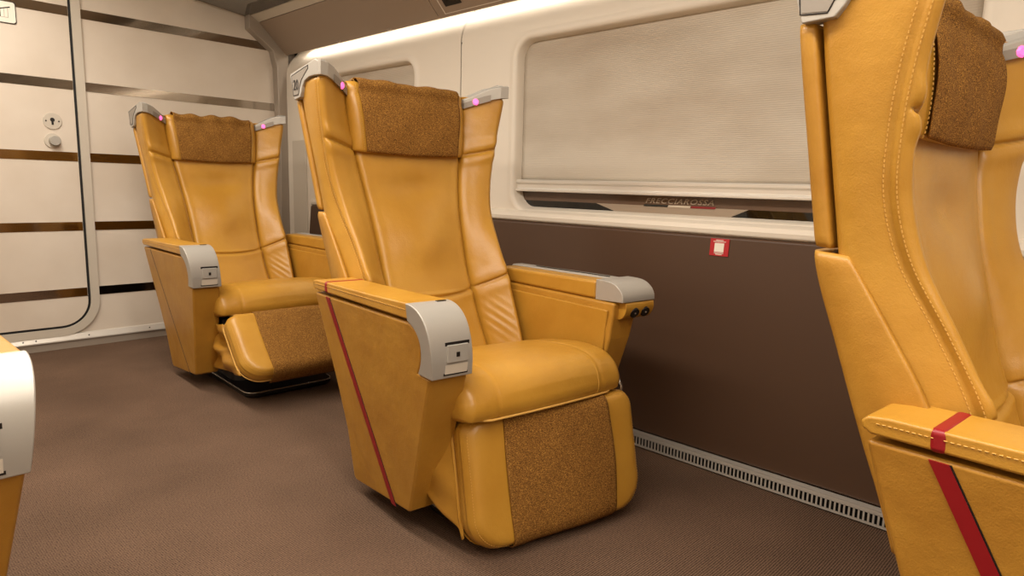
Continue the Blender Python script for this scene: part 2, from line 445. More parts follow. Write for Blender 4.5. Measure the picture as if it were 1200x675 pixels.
# pictogram plate at the top of the door
sg = empty('exit_sign', (.690, YE-.0152, 1.775))
def signplate(g, x0, x1, z0, z1, y0, y1): g.prismY(rr(x0, x1, z0, z1, .012), y0, y1); return g
signplate(G(), -.10, .103, 0, .112, -.002, .0003).build('plate', M['dark'], sg, smooth=False)
signplate(G(), -.097, .099, .004, .108, -.0035, -.002).build('face', M['white'], sg, smooth=False)
g = G(); g.prismY([(-.02, .050), (-.02, .056), (.078, .086), (.078, .080)], -.0045, -.0035)
g.box(.030, .036, -.0045, -.0035, .030, .068); g.box(-.05, -.044, -.0045, -.0035, .02, .085)
g.build('pictogram', M['dark'], sg, smooth=False)
g = G(); g.box(.050, .052, -.0045, -.0035, .03, .072); g.box(.066, .068, -.0045, -.0035, .03, .076); g.box(.0, .068, -.0045, -.0035, .028, .030)
g.build('pictogram', M['trim'], sg, smooth=False)
tag(sg, 'white rounded pictogram plate with dark arrow high on the cream door', 'sign')
# metal kick strip
k = struct(G().box(XE0, 2.24, YE-.012, YE, 0, .050).build('baseboard_end', M['trim'], smooth=False))
G().prism([(YE-.012, .050), (YE-.030, .026), (YE-.030, .020), (YE-.010, .024)], XE0, 2.24)
G().prism([(YE-.002, .086), (YE-.010, .082), (YE-.022, .052), (YE-.022, .046), (YE-.002, .046)], XE0, 2.24).build('kick_strip', M['alu'], k, smooth=False)
for x in (.70, .76, 1.02, 1.35, 1.7): G().cyl((x, YE-.0145, .065), (0, -1, .3), .004, .004, 10).build('screw', M['dark'], k, smooth=False)
# angled corner trim following the luggage rack
g = G()
inn = [(2.20, 0), (2.225, 1.10), (2.215, 1.75), (2.19, 1.855), (2.030, 1.975), (2.030, 2.060)]
out = [(2.30, 0), (2.30, 1.10), (2.30, 1.84), (2.26, 1.875), (2.105, 2.03), (2.08, 2.09)]
n = len(inn)
v = [(x, yy_, z) for yy_ in (YE-.07, YE) for x, z in inn+out]
f = []
for i in range(n-1):
    f += [(i, i+1, n+i+1, n+i), (2*n+i, 3*n+i, 3*n+i+1, 2*n+i+1), (i, 2*n+i, 2*n+i+1, i+1), (n+i, n+i+1, 3*n+i+1, 3*n+i)]
f += [(0, n, 3*n, 2*n), (n-1, 3*n-1, 4*n-1, 2*n-1)]
struct(g.add(v, f).build('trim_3', M['trim'], smooth=False, bevel=.006))

# ------------------------------------------------------------------ luggage rack
rk = empty('luggage_rack', (2.1, 1.0, 1.84))
def rel(g, o):
    g.v = [(x-o[0], y-o[1], z-o[2]) for x, y, z in g.v]; return g
RO = (2.1, 1.0, 1.84)
LAMPY = (1.65, 2.77)
def rackpart(poly, y0, y1, name, m, **kw):
    g = G(); g.prismY(poly, y0, y1); return rel(g, RO).build(name, m, rk, smooth=False, **kw)
under = [(2.284, 1.838), (2.098, 2.020), (2.110, 2.034), (2.300, 1.850)]
rackpart(under, LAMPY[1]+.002, YE-.07, 'underside_panel', M['rack'], bevel=.002)
lp = rackpart(under, LAMPY[0], LAMPY[1]-.002, 'lamp_panel', M['rack'], bevel=.002)
rackpart(under, YB+.02, LAMPY[0]-.003, 'underside_panel', M['rack'], bevel=.002)
rackpart([(2.096, 2.022), (2.041, 2.054), (2.048, 2.068), (2.112, 2.040)], YB+.02, YE-.07, 'fascia', M['rack_light'], bevel=.002)
rackpart([(2.040, 2.056), (1.72, 2.096), (1.72, 2.106), (2.046, 2.068)], YB+.02, YE-.002, 'glass_shelf', M['smoke'], bevel=.002)
rackpart([(1.722, 2.088), (1.700, 2.088), (1.700, 2.118), (1.722, 2.118)], YB+.02, YE-.002, 'front_rail', M['alu'], bevel=.003)
rackpart([(2.115, 2.045), (2.292, 1.872), (2.36, 1.94), (2.36, 2.24), (2.20, 2.24)], YB+.02, YE-.07, 'back_body', M['rack'])
for y in (3.72, 3.20, 1.2):
    g = G(); g.prism([(y-.010, 1.836), (y+.010, 1.836), (y+.022, 1.848), (y-.022, 1.848)], 2.268, 2.278)
    rel(g, RO).build('clip', M['rack'], rk, smooth=False)
# reading light in the panel: frame, black vent, chrome lamp
def onpanel(a, b, h):   # a along y, b 0..1 up the slope, h out of the panel
    nx, nz = -(2.020-1.838), -(2.284-2.098); L = sqrt(nx*nx+nz*nz)
    return (2.284+(2.098-2.284)*b+nx/L*h-2.1, a-1.0, 1.838+(2.020-1.838)*b+nz/L*h-1.84)
def slab(name, y0, y1, b0, b1, h0, h1, m, bev=.003):
    v = [onpanel(a, b, h) for a in (y0, y1) for b in (b0, b1) for h in (h0, h1)]
    return G().add(v, [(0, 1, 3, 2), (4, 6, 7, 5), (0, 4, 5, 1), (2, 3, 7, 6), (0, 2, 6, 4), (1, 5, 7, 3)]).build(name, m, lp, smooth=False, bevel=bev)
slab('lamp_frame', 2.14, 2.71, .07, .82, 0, .005, M['alu'])
slab('lamp_recess', 2.15, 2.70, .09, .80, .004, .0065, M['rack'])
slab('vent', 2.55, 2.67, .22, .66, .006, .009, M['black'])
for yv, rr_ in ((2.44, .034), (2.29, .034)):
    c = Vector(onpanel(yv, .40, .006)); c2 = Vector(onpanel(yv, .40, .020))
    q = G().cyl(c, c2-c, rr_, .014, 28).build('spotlight', M['chrome'], lp, smooth=False, bevel=.003)
    G().cyl(c2, c2-c, rr_*.6, .002, 24).build('lens', M['lamp'], lp, smooth=False)
tag(rk, 'taupe luggage rack with smoked glass shelf above the window wall', 'luggage rack')

# cove strip behind the rack edge and ceiling lights (the lamps themselves)
cv = G().box(2.310, 2.340, YB+.1, YE-.1, 1.876, 1.884).build('cove_lamp', M['lamp'], smooth=False)
tag(cv, 'slim hidden light strip behind the lower edge of the luggage rack', 'lamp')
a = G().box(.38, .72, -2.3, 4.1, 2.222, 2.25).build('ceiling_lamp', M['lamp'], smooth=False, bevel=.005)
tag(a, 'long wide ceiling light strip above the aisle', 'lamp', 'long ceiling light strips')
a = G().box(-.42, -.18, -2.3, 4.1, 2.222, 2.25).build('ceiling_lamp', M['lamp'], smooth=False, bevel=.005)
tag(a, 'long narrower ceiling light strip above the left seats', 'lamp', 'long ceiling light strips')

# ------------------------------------------------------------------ the armchairs
Zs = smooth_interp([.36, .49, .60, .70, .80, .90, 1.0, 1.1, 1.2, 1.3, 1.36], [.185, .178, .175, .176, .180, .187, .200, .217, .227, .235, .237])
Ys = smooth_interp([.36, .49, .60, .70, .80, .90, 1.0, 1.1, 1.2, 1.3, 1.36], [.235, .305, .358, .405, .442, .475, .503, .527, .541, .550, .555])
Ze = smooth_interp([.36, .49, .60, .70, .80, .90, 1.0, 1.1, 1.2, 1.33, 1.36], [.268, .276, .281, .283, .289, .303, .322, .338, .353, .368, .370])
Ye = smooth_interp([.36, .49, .60, .70, .80, .90, 1.0, 1.1, 1.2, 1.33, 1.36], [.14, .195, .248, .295, .358, .423, .456, .463, .459, .442, .438])
Yb = smooth_interp([.10, .395, .50, .59, .74, .87, .97, 1.07, 1.24, 1.33, 1.38], [.30, .369, .413, .457, .525, .581, .605, .626, .660, .675, .680])
Xb = smooth_interp([.10, .40, .70, .92, 1.12, 1.24, 1.33, 1.38], [.315, .315, .318, .327, .346, .359, .368, .370])
PY, PZ = .20, .42

def build_seat(name, loc, rz, recline=0, foot=(0, 0), mirror=False, stripe=False, number=None, label='', foot_yaw=0, footdx=0, rumple=0, seed=1, zs=1):
    root = empty(name, loc, rz); root.scale = (1, 1, zs)
    tag(root, label, 'seat', 'mustard leather armchairs')
    rnd = random.Random(seed)
    sx = -1 if mirror else 1
    ca, sa = cos(radians(recline)), sin(radians(recline))
    def rec(g):
        g.v = [(x, PY+(y-PY)*ca+(z-PZ)*sa, PZ-(y-PY)*sa+(z-PZ)*ca) for x, y, z in g.v]; return g
    def B(g, pname, m, parent=None, **kw):
        return g.build(pname, m, parent or root, mirror=mirror, **kw)

    # ---------- backrest body
    def front(u, z):
        s = 1 if u >= 0 else -1; a = abs(u)
        xs, ys, xe, ye = Zs(z), Ys(z), Ze(z), Ye(z)
        if a <= .5:
            t = a/.5; x = xs*t; y = ys-.012*(1-t**4)
            x_ = x
            y -= .026*exp(-(x/.11)**2-((z-.80)/.10)**2)
            y += .020*exp(-(x/.12)**2-((z-.985)/.055)**2)
            d = abs(z-(.618-.018*(1-t*t)+.004))
            y += .013*exp(-(d/.006)**2)-.006*exp(-(d/.03)**2)*(z < .62)
            ds = (1-t)*xs
        else:
            t = (a-.5)/.5; x = xs+(xe-xs)*t
            y = ys+(ye-ys)*(t**1.08)-.010*sin(pi*t)
            if t > .86: y += .012*((t-.86)/.14)**2
            for zz, dp in ((1.110+.030*t, .012), (.625+.055*t, .013)):
                d = abs(z-zz); y += dp*exp(-(d/.0046)**2)*min(1, (1-t)*9+.25)
                y -= .006*exp(-((d-.025)/.02)**2)
            if z < .62:  # soft creases of the lower bolster
                y += .0022*sin((z*1.0+t*.10)*170)*t*(1-t)*4*max(0, 1-abs(z-.52)/.1)
            ds = t*(xe-xs)
        y += .017*exp(-(ds/.0045)**2)-.003*exp(-((ds-.018)/.014)**2)
        return s*x, y
    NU = 68
    us = []
    for k in range(-NU, NU+1): us.append(k/NU)
    us = sorted(set([round(x, 5) for x in us]+[s*(.5+d) for s in (-1, 1) for d in (-.012, -.006, 0, .01, .02, .035)]))
    R = []
    zlist = list(np.linspace(.36, 1.318, 200))
    for z in zlist:
        xe, ye, yb = Ze(z), Ye(z)+.012, Yb(z)-.034; XB = Xb(z)
        ring = [(x, y, z) for x, y in (front(u, z) for u in us)]
        sd = []
        side = [(xe+.003, ye+.003), (xe+.004, ye+.012), (xe+.0005, ye+.017), (xe+.003, ye+.024)]
        dy = yb-.02-(ye+.024)
        for k in range(1, 9):
            t = k/8; side.append((xe+.003+(XB-xe-.003)*t+.006*sin(pi*t)*min(1, max(0, (1.30-z)/.2)), ye+.024+dy*t))
        side += [(XB-.006, yb-.006), (XB-.02, yb), (XB-.15, yb+.004), (0, yb+.006)]
        ring += [(x, y, z) for x, y in side]
        ring += [(-x, y, z) for x, y in reversed(side[:-1])]
        kz = min(1, max(0, (z-1.20)/.10))*.034
        ring = [(x, y, zz-kz*min(1, max(0, (.345-abs(x))/.10))) for x, y, zz in ring]
        R.append(ring)
    # rounded top of the wings
    base = R[-1]; zt = base[0][2]
    for dz, k in ((.006, .996), (.011, .985), (.014, .965)):
        R.append([(x*k, .62+(y-.62)*k, zt+dz) for x, y, z in base])
    back = B(rec(G().rings(R)), 'backrest', M['leather'])

    # ---------- stitching along the wing edges
    def dashes(g, pts, L=.0045, gap=.0035, r=.0010):
        P = [Vector(p) for p in pts]; d = 0; acc = []
        seg = [(P[i+1]-P[i]).length for i in range(len(P)-1)]; tot = sum(seg)
        def at(s):
            for i, l in enumerate(seg):
                if s <= l: return P[i].lerp(P[i+1], s/l if l else 0)
                s -= l
            return P[-1]
        while d < tot-L:
            g.tube([at(d), at(d+L)], r, 5); d += L+gap
    for s, off in ((-1, .0065), (-1, .0265), (1, .0065), (1, .0265)):
            st_ = G(); pts = []
            for z in np.linspace(.50, 1.315, 70):
                xe, ye = Ze(z), Ye(z)+.012
                if off < .01: pts.append((s*(xe+.0048), ye+off, z))
                else: pts.append((s*(xe+.0046), ye+off, z))
            dashes(st_, pts)
            B(rec(st_), 'stitching', M['thread'], back, smooth=False)

    # ---------- headrest pillow and cloth
    def pillow_prof(x, off=0.0):
        """closed (y,z) outline of the pillow, front bottom to back"""
        zb, ztop = 1.104, 1.338
        pr = []
        for k in range(25):
            t = k/24; z = zb+(ztop-.02-zb)*t
            pr.append((Ys(z)-.022-.014*sin(pi*min(1, t*1.1))**.6-off*1.0, z))
        y1 = pr[-1][0]
        for k in range(1, 9):
            a = radians(180-22.5*k); pr.append((y1+.03+(.03+off)*cos(a), ztop-.025+(.028+off)*sin(a)))
        return pr
    def pil(x0, x1, n, off, wr):
        R = []
        for i in range(n+1):
            s = -1+2*i/n
            edge = 1-min(1, (1-abs(s))/.12) if off == 0 else 0
            pr = pillow_prof(0, off)
            xx = []
            for (y, z) in pr:
                f_ = .93+.07*(z-1.10)/.24 if off == 0 else .90+.10*(z-1.10)/.24
                x = s*x1*f_
                inset = .024*edge**2.2
                w_ = 0
                if wr:
                    w_ = wr*(.0009*sin(x*70+z*20)+.0012*sin(x*33+1.3-z*35)+.0010*sin(z*45+x*12))
                    if z > 1.30: w_ += wr*rumple*.006*sin(x*38+1)*sin(x*17+2)
                if off: w_ += .003
                xx.append((x, y+inset-w_, z+(w_*1.5 if z > 1.33 else 0)-(.006*(1-s*s) if z < 1.13 else 0)-inset*.3*(z > 1.3)))
            R.append(xx)
        return R
    R = pil(-.242, .242, 50, 0, 0)
    # close the back of the pillow
    R2 = [r+[(r[-1][0], r[-1][1]+.004, 1.28), (r[0][0], Ys(1.12)+.012, 1.108)] for r in R]
    hp = B(rec(G().rings(R2, True, True)), 'headrest', M['leather'])
    for j in (3, 47):
        r = pil(-.242, .242, 50, 0.0012, 0); st_ = G()
        dashes(st_, r[j][:33])
        B(rec(st_), 'stitching', M['thread'], hp, smooth=False)
    R = pil(-.205, .205, 60, .006, 1)
    B(rec(G().rings(R, False, False)), 'headrest_cloth', M['fabric'], hp, solid=.003)

    # ---------- silver wing trim: corner block, plaque and inner bar, on both sides
    for s in (-1, 1):
        g = G()
        # outline seen from the side (y,z)
        poly = [(.446, 1.330), (.446, 1.372), (.470, 1.381), (.688, 1.356), (.652, 1.268), (.600, 1.274), (.588, 1.290), (.580, 1.306), (.562, 1.322), (.525, 1.331), (.485, 1.332)]
        g.prism(poly, s*.3755, s*.345)
        tr = B(rec(g), 'wing_trim', M['silver'], back, smooth=False, bevel=.003)
        g = G()
        A = [(.3745, .433, 1.330, 1.377), (.345, .444, 1.328, 1.374), (.312, .470, 1.320, 1.366), (.270, .506, 1.302, 1.342), (.238, .538, 1.290, 1.323)]
        v = []
        for (x, y, z0, z1) in A: v += [(s*x, y, z0), (s*x, y-.002, z1-.004), (s*(x+.001), y+.006, z1), (s*(x-.001), y+.045, z1), (s*(x-.001), y+.045, z0)]
        f = []
        for i in range(len(A)-1):
            for k in range(5): a_ = i*5+k; b_ = i*5+(k+1) % 5; f.append((a_, b_, b_+5, a_+5))
        f += [(0, 1, 2, 3, 4), tuple(range(len(A)*5-1, len(A)*5-6, -1))]
        B(rec(g.add(v, f)), 'wing_bar', M['silver'], tr, smooth=False, bevel=.002)
        g = G(); v = []
        for (x, y, z0, z1) in ((.314, .4685, 1.318, 1.341), (.295, .485, 1.311, 1.335), (.268, .508, 1.301, 1.323), (.238, .538, 1.288, 1.309)): v += [(s*x, y-.0035, z0), (s*x, y-.0045, z1), (s*x, y+.006, z1), (s*x, y+.006, z0)]
        f = []
        for i in range(3):
            for k in range(4): a_ = i*4+k; b_ = i*4+(k+1) % 4; f.append((a_, b_, b_+4, a_+4))
        f += [(0, 1, 2, 3), (15, 14, 13, 12)]
        B(rec(g.add(v, f)), 'bar_inlay', M['silver_dark'], tr, smooth=False)
        c = (s*.272, .503, 1.314)
        g = G().cyl(c, (-s*.55, -.83, .05), .013, .005, 10, .009)
        B(rec(g), 'indicator_light', M['pink'], tr, smooth=False)
        # recessed number plaque on the side face
        pl = [(.530, 1.366), (.668, 1.348), (.655, 1.284), (.612, 1.284), (.603, 1.306), (.585, 1.328), (.545, 1.350), (.530, 1.356)]
        g = G(); g.prism(pl, s*.3765, s*.374)
        q = B(rec(g), 'number_plaque', M['silver_dark'], tr, smooth=False, bevel=.001)
        # thin outline groove
        pts = []
        P_ = pl+[pl[0]]
        for i in range(len(P_)-1):
            for k in range(4):
                t = k/4; y = P_[i][0]*(1-t)+P_[i+1][0]*t; z = P_[i][1]*(1-t)+P_[i+1][1]*t
                y = .61+(y-.61)*1.03; z = 1.325+(z-1.325)*1.05
                pts.append((s*.3760, y, z))
        B(rec(G().tube(pts, .0012, 5, True)), 'plaque_outline', M['dark'], tr)
        if number and s == -1:
            me = text_mesh(number, .04, .0002, 0, .0006, 1.0)
            fit_text(me, (-.3772, .652, 1.300), (0, -1, -.05), (0, 0, 1), .042, .034)
            g = G(); g.v = [tuple(v_.co) for v_ in me.vertices]; g.f = [tuple(p_.vertices) for p_ in me.polygons]
            B(rec(g), 'number', M['black'], tr, smooth=False)

    # ---------- back shell, upper and lower
    R = []
    for z in np.linspace(.905, 1.270, 40):
        yb = Yb(z); e_ = 0
        t = min(1, min(z-.905, 1.270-z)/.012); xb = Xb(z)+.005-.004*(1-t)
        r = [(xb-.012, yb-.030), (xb-.003, yb-.029), (xb, yb-.024), (xb, yb-.012), (xb-.006, yb-.003), (xb-.022, yb), (xb-.15, yb+.010), (0, yb+.014)]
        ring = [(x, y, z) for x, y in r]+[(-x, y, z) for x, y in reversed(r[:-1])]
        ring += [(-.25, yb-.030, z), (0, yb-.030, z), (.25, yb-.030, z)]
        R.append(ring)
    B(rec(G().rings(R)), 'back_shell', M['leather_side'], smooth=True)
    YF = smooth_interp([.15, .40, .50, .60, .68, .80, .86, .90], [.27, .28, .30, .33, .370, .455, .500, .530])
    R = []
    for z in np.linspace(.42, .897, 50):
        yb = Yb(z)+.004; yf = YF(z); t = min(1, (.897-z)/.012); xb = Xb(z)+.008-.005*(1-t)
        r = [(xb-.012, yf), (xb-.002, yf+.002), (xb, yf+.008), (xb+.002, (yf+yb)/2), (xb, yb-.016), (xb-.006, yb-.005), (xb-.022, yb), (xb-.15, yb+.010), (0, yb+.014)]
        ring = [(x, y, z) for x, y in r]+[(-x, y, z) for x, y in reversed(r[:-1])]
        yi = yb-.03
        ring += [(-(xb-.016), yi, z), (0, yi, z), (xb-.016, yi, z)]
        R.append(ring)
    B(rec(G().rings(R)), 'back_shell', M['leather_side'], smooth=True)

    # ---------- seat cushion
    prof = [(.30, .405), (.20, .440), (.12, .464), (.04, .483), (-.04, .496), (-.11, .503), (-.17, .502), (-.215, .493), (-.248, .474), (-.268, .448), (-.277, .420), (-.274, .396), (-.262, .384),
            (-.20, .372), (0, .350), (.30, .330)]
    # resample the outline
    PV = [Vector((a, b, 0)) for a, b in prof]; PL = PV+[PV[0]]
    res = []
    for i in range(len(PV)):
        p0, p1, p2, p3 = PV[i-1], PV[i], PV[(i+1) % len(PV)], PV[(i+2) % len(PV)]
        for k in range(5):
            t = k/5
            q = .5*((2*p1)+(p2-p0)*t+(2*p0-5*p1+4*p2-p3)*t*t+(3*p1-p0-3*p2+p3)*t**3)
            res.append((q.x, q.y))
    cy, cz = 0.02, .42
    R = []
    HW = .300
    xs_ = sorted(set(list(np.linspace(-1, 1, 81))+[s*(.60+d) for s in (-1, 1) for d in (-.02, -.01, 0, .01, .02)]))
    for s in xs_:
        e_ = max(0, (abs(s)-.89)/.11); k = 1-.09*e_**2.6; kz = 1-.30*e_**2.8
        ring = []
        for (y, z) in res:
            x = s*HW
            if z > .39 or y < -.25:
                d = abs(abs(s)-(.60+.05*min(1, max(0, -y/.3))))*HW
                gr = .0035*exp(-(d/.0035)**2)-.001*exp(-((d-.02)/.015)**2)
            else: gr = 0
            yy_ = cy+(y-cy)*(k if y < 0 else 1); zz_ = cz+(z-cz)*kz
            L = sqrt((y-cy)**2*.12+(z-cz)**2)+1e-6
            yy_ -= (y-cy)*.35/L*gr*.6; zz_ -= (z-cz)/L*gr
            zz_ += .006*(1-s*s)*(z > .44) + .003*sin(x*9+1)*(z > .44)
            # front edge bows slightly forward in the middle
            yy_ -= .012*(1-s*s)*max(0, min(1, (.05-y)/.25))
            ring.append((x, yy_, zz_))
        R.append(ring)
    cu = B(G().rings(R), 'seat_cushion', M['leather'])
    # piping
    pts = [(-.292, .25, .402)]+[(-.298, y, .402-.004*(1-y)) for y in np.linspace(.15, -.17, 8)]+[(-.288, -.225, .394), (-.262, -.262, .388)]
    pts += [(x, -.276-.010*(1-(x/.3)**2), .386) for x in np.linspace(-.22, .22, 14)]
    pts += [(-x, y, z) for x, y, z in reversed(pts[:11])]
    B(G().tube(pts, .0035, 7), 'piping', M['thread'], cu)

    # ---------- side panels (aisle side = -x, window side = +x)
    xo_ = lambda z: -.420+(.66-z)*.121
    xi_ = lambda z: -.300+(.66-z)*.098
    capin = [(-.187, .656), (-.212, .648), (-.232, .625), (-.239, .595), (-.232, .560), (-.213, .528), (-.262, .523)]
    pan = [(.400, .652), (.372, .55), (.318, .36), (.288, .22), (.284, .055), (.270, .045), (-.070, .078), (-.082, .086), (-.262, .520)]+list(reversed(capin[:-1]))
    pl_ = G().prism(pan, lambda y, z: xo_(z), lambda y, z: xi_(z))
    sp = B(pl_, 'side_panel', M['leather_side'], smooth=False, bevel=.008)
    # inclined seam / red band on the outer face
    def seam_line(w0, w1, dx, zt=.648, zb=.066):
        g = G(); v = []
        n = 24
        for i in range(n+1):
            t = i/n; z = zt+(zb-zt)*t; y = .288+(.000-.288)*t
            for ww in (w0, w1):
                v += [(xo_(z)-dx, y+ww, z), (xo_(z)+.004, y+ww, z)]
        f = []
        for i in range(n):
            a_ = i*4
            f += [(a_, a_+2, a_+6, a_+4), (a_, a_+4, a_+5, a_+1), (a_+2, a_+3, a_+7, a_+6)]
        f += [(0, 1, 3, 2), (n*4, n*4+2, n*4+3, n*4+1)]
        return g.add(v, f)
    B(seam_line(-.003, .000, .0012), 'seam', M['black'], sp, smooth=False)
    if stripe: B(seam_line(.000, .026, .0020), 'red_band', M['red'], sp, smooth=False)
    # armrest pad
    padp = [(.392, .662), (.406, .670), (.409, .680), (.400, .690), (.37, .694), (.0, .700), (-.190, .706), (-.190, .664)]
    def po(y, z): return -.423
    g = G().prism(padp, po, -.300)
    pad = B(g, 'armrest', M['leather'], smooth=False, bevel=.010)
    if stripe:
        g = G().prism([(.290, .6605), (.292, .6965), (.318, .6965), (.316, .6605)], -.4250, -.296)
        B(g, 'red_band', M['red'], pad, smooth=False, bevel=.009)
    st_ = G(); dashes(st_, [(-.4238, y, .686+(.02-y)*.012) for y in np.linspace(.385, -.185, 12)]); B(st_, 'stitching', M['thread'], pad, smooth=False)
    # silver arm cap
    outer = crom([(-.187, .706), (-.215, .704), (-.243, .694), (-.266, .674), (-.281, .645), (-.288, .610), (-.288, .570), (-.280, .524)])
    cap = outer+crom([(-.214, .526), (-.233, .560), (-.240, .595), (-.233, .625), (-.213, .648), (-.187, .660)])
    g = G().prism(cap, lambda y, z: xo_(z)-.003, lambda y, z: xi_(z)+.002)
    cp = B(g, 'arm_cap', M['silver'], bevel=.009)
    def face(x0, x1, z0, z1, dy, th):
        g = G(); v = []
        def fy(z): return -.288+.009*max(0, (.566-z)/.046)*0-.0 if z > .57 else -.288+(.57-z)*.17
        for x in (x0, x1):
            for z in (z0, z1):
                v += [(x, fy(z)-dy, z), (x, fy(z)-dy+th, z)]
        return g.add(v, [(0, 1, 3, 2), (4, 6, 7, 5), (0, 4, 5, 1), (2, 3, 7, 6), (0, 2, 6, 4), (1, 5, 7, 3)])
    B(face(-.374, -.302, .532, .618, .0008, .01), 'button_recess', M['dark'], cp, smooth=False)
    B(face(-.371, -.305, .536, .560, .0016, .01), 'button_tray', M['rack_light'], cp, smooth=False)
    bt = B(face(-.369, -.307, .566, .611, .0050, .01), 'recline_button', M['silver'], cp, smooth=False, bevel=.002)
    B(face(-.343, -.333, .580, .592, .0056, .002), 'button_icon', M['black'], cp, smooth=False)
    B(G().box(-.345, -.318, -.206, -.196, .7035, .7075), 'notch', M['black'], cp, smooth=False)

    # window side: wall block, inset panel, pad with silver lid, wide cap with sockets
    panr = [(.400, .64), (.372, .55), (.318, .36), (.288, .22), (.284, .055), (-.03, .078), (-.10, .20), (-.165, .40), (-.195, .52), (-.206, .60), (-.208, .64)]
    B(G().prism(panr, lambda y, z: .425 if z > .6 else .36+.065*max(0, (z-.05)/.55), lambda y, z: .315 if z > .4 else .26+.055*max(0, (z-.05)/.35)), 'side_panel', M['leather_side'], smooth=False, bevel=.008)
    B(G().prism([(.34, .618), (.34, .40), (-.165, .40), (-.188, .616)], .3175, .307), 'inset_panel', M['leather'], smooth=False, bevel=.004)
    B(G().prism([(.405, .640), (.405, .694), (.0, .700), (-.115, .702), (-.115, .640)], .325, .405), 'armrest', M['leather'], smooth=False, bevel=.012)
    B(G().prism([(.43, .640), (.43, .696), (.0, .703), (-.118, .704), (-.118, .640)], .407, .462), 'table_lid', M['silver'], smooth=False, bevel=.008)
    B(G().prism([(.30, .6995), (.30, .7015), (-.08, .7065), (-.08, .704)], .425, .430), 'lid_slot', M['black'], smooth=False)
    c2 = crom([(-.118, .708), (-.170, .707), (-.200, .700), (-.224, .684), (-.236, .664), (-.238, .645)])+[(-.118, .640)]
    g = G(); v = []
    cp2 = B(G().prism(c2, .322, .478), 'arm_cap', M['silver'], bevel=.012)
    c3 = [(-.118, .641)]+crom([(-.236, .643), (-.238, .622), (-.226, .596), (-.200, .584), (-.118, .584)])
    oh = B(G().prism(c3, .340, .476), 'arm_nose', M['leather'], bevel=.008)
    for x_ in (.385, .436):
        c = Vector((x_, -.2335, .608)); n_ = Vector((-.15, -.85, -.42)).normalized()
        B(G().cyl(c-n_*.006, n_, .0175, .010, 24), 'socket', M['dark'], oh, smooth=False, bevel=.002)
        B(G().cyl(c+n_*.004, n_, .011, .0012, 20), 'socket_hole', M['black'], oh, smooth=False)
        B(G().cyl(c+n_*.005+Vector((0, 0, .002)), n_, .003, .002, 10), 'socket_pin', M['silver'], oh, smooth=False)

    # ---------- base
    B(G().box(-.26, .26, -.20, .34, .27, .36), 'seat_pan', M['dark'], smooth=False, bevel=.01)
    B(G().rings([[(x*k, y*k+.05, z) for x, y in rounded_rect(-.19, .19, -.19, .19, .06)] for z, k in ((.03, 1.0), (.10, .92), (.20, .80), (.28, .80))]), 'pedestal', M['dark'], smooth=False)
    bp_ = B(G().rings([[(x*k, y*k-.02-foot[6]/2, z) for x, y in rounded_rect(-.215, .215, -.30-foot[6]/2, .30+foot[6]/2, .05)] for z, k in ((.001, .96), (.014, 1.0), (.028, 1.0), (.032, .98))]), 'base_plate', M['dark'], smooth=False)
    B(G().tube([(x, y-.02-foot[6]/2, .029) for x, y in rounded_rect(-.215, .215, -.30-foot[6]/2, .30+foot[6]/2, .05)], .0035, 6, True), 'plate_rim', M['chrome'], bp_)
    # curved metal bar beside the leg rest
    pts = [(.335+.004*sin(a), -.16-.075*sin(a), .345-.085*cos(a)) for a in np.linspace(.2, pi-.1, 16)]
    B(G().tube(pts, .007, 8), 'metal_bar', M['chrome'])

    # ---------- leg rest
    y0, z0, th_ = foot[0], foot[1], radians(foot[2])      # hinge, angle below horizontal
    vd = Vector((0, -cos(th_), -sin(th_))); nd = Vector((0, -sin(th_), cos(th_)))
    fy_ = radians(foot_yaw)
    LH, TH, WH = foot[3], .085, .305
    def fp(u, v, w):
        p = Vector((u, 0, 0))+vd*v+nd*w
        x, y = p.x*cos(fy_)-p.y*sin(fy_), p.x*sin(fy_)+p.y*cos(fy_)
        return (x+footdx, y+y0, p.z+z0)
    outl = rounded_rect(-WH, WH, 0, LH, .09, 10)
    outl = []
    for cu_, cv_, a0, r_ in ((WH-.045, .045, -90, .045), (WH-.095, LH-.095, 0, .095), (-WH+.095, LH-.095, 90, .095), (-WH+.045, .045, 180, .045)):
        for k in range(11):
            a = radians(a0+9*k); outl.append((cu_+r_*cos(a), cv_+r_*sin(a)))
    # densify straight edges
    dens = []
    for i in range(len(outl)):
        p, q = outl[i], outl[(i+1) % len(outl)]
        L = sqrt((p[0]-q[0])**2+(p[1]-q[1])**2); n = max(1, int(L/.02))
        for k in range(n): dens.append((p[0]+(q[0]-p[0])*k/n, p[1]+(q[1]-p[1])*k/n))
    cm = (0, LH/2)
    R = []
    def wfront(k): return TH*(.93+.07*(1-k**2)) if k < .9 else TH*.93-.030*((k-.9)/.1)**2
    ks = [.05, .2, .35, .5, .62, .72, .80, .86, .90, .93, .955, .975, .99, 1.0]
    for k in ks: R.append([fp(cm[0]+(u-cm[0])*k, cm[1]+(v-cm[1])*k, wfront(k)) for u, v in dens])
    for w_, k in ((.045, 1.004), (.042, .998), (.039, 1.004), (.010, 1.0), (.002, .985), (0, .95), (0, .5)):
        R.append([fp(cm[0]+(u-cm[0])*k, cm[1]+(v-cm[1])*k, w_) for u, v in dens])
    lr = B(G().rings(R), 'leg_rest', M['leather'])
    st_ = G()
    loop = [fp(cm[0]+(u-cm[0])*.965, cm[1]+(v-cm[1])*.965, wfront(.965)+.0006) for u, v in dens]
    dashes(st_, loop+[loop[0]], .004, .004, .0009); B(st_, 'stitching', M['thread'], lr, smooth=False)
    st_ = G(); loop = [fp(cm[0]+(u-cm[0])*1.006, cm[1]+(v-cm[1])*1.006, .003) for u, v in dens]
    B(st_.tube(loop, .0028, 6, True), 'piping', M['thread'] if foot[5] else M['leather'], lr)
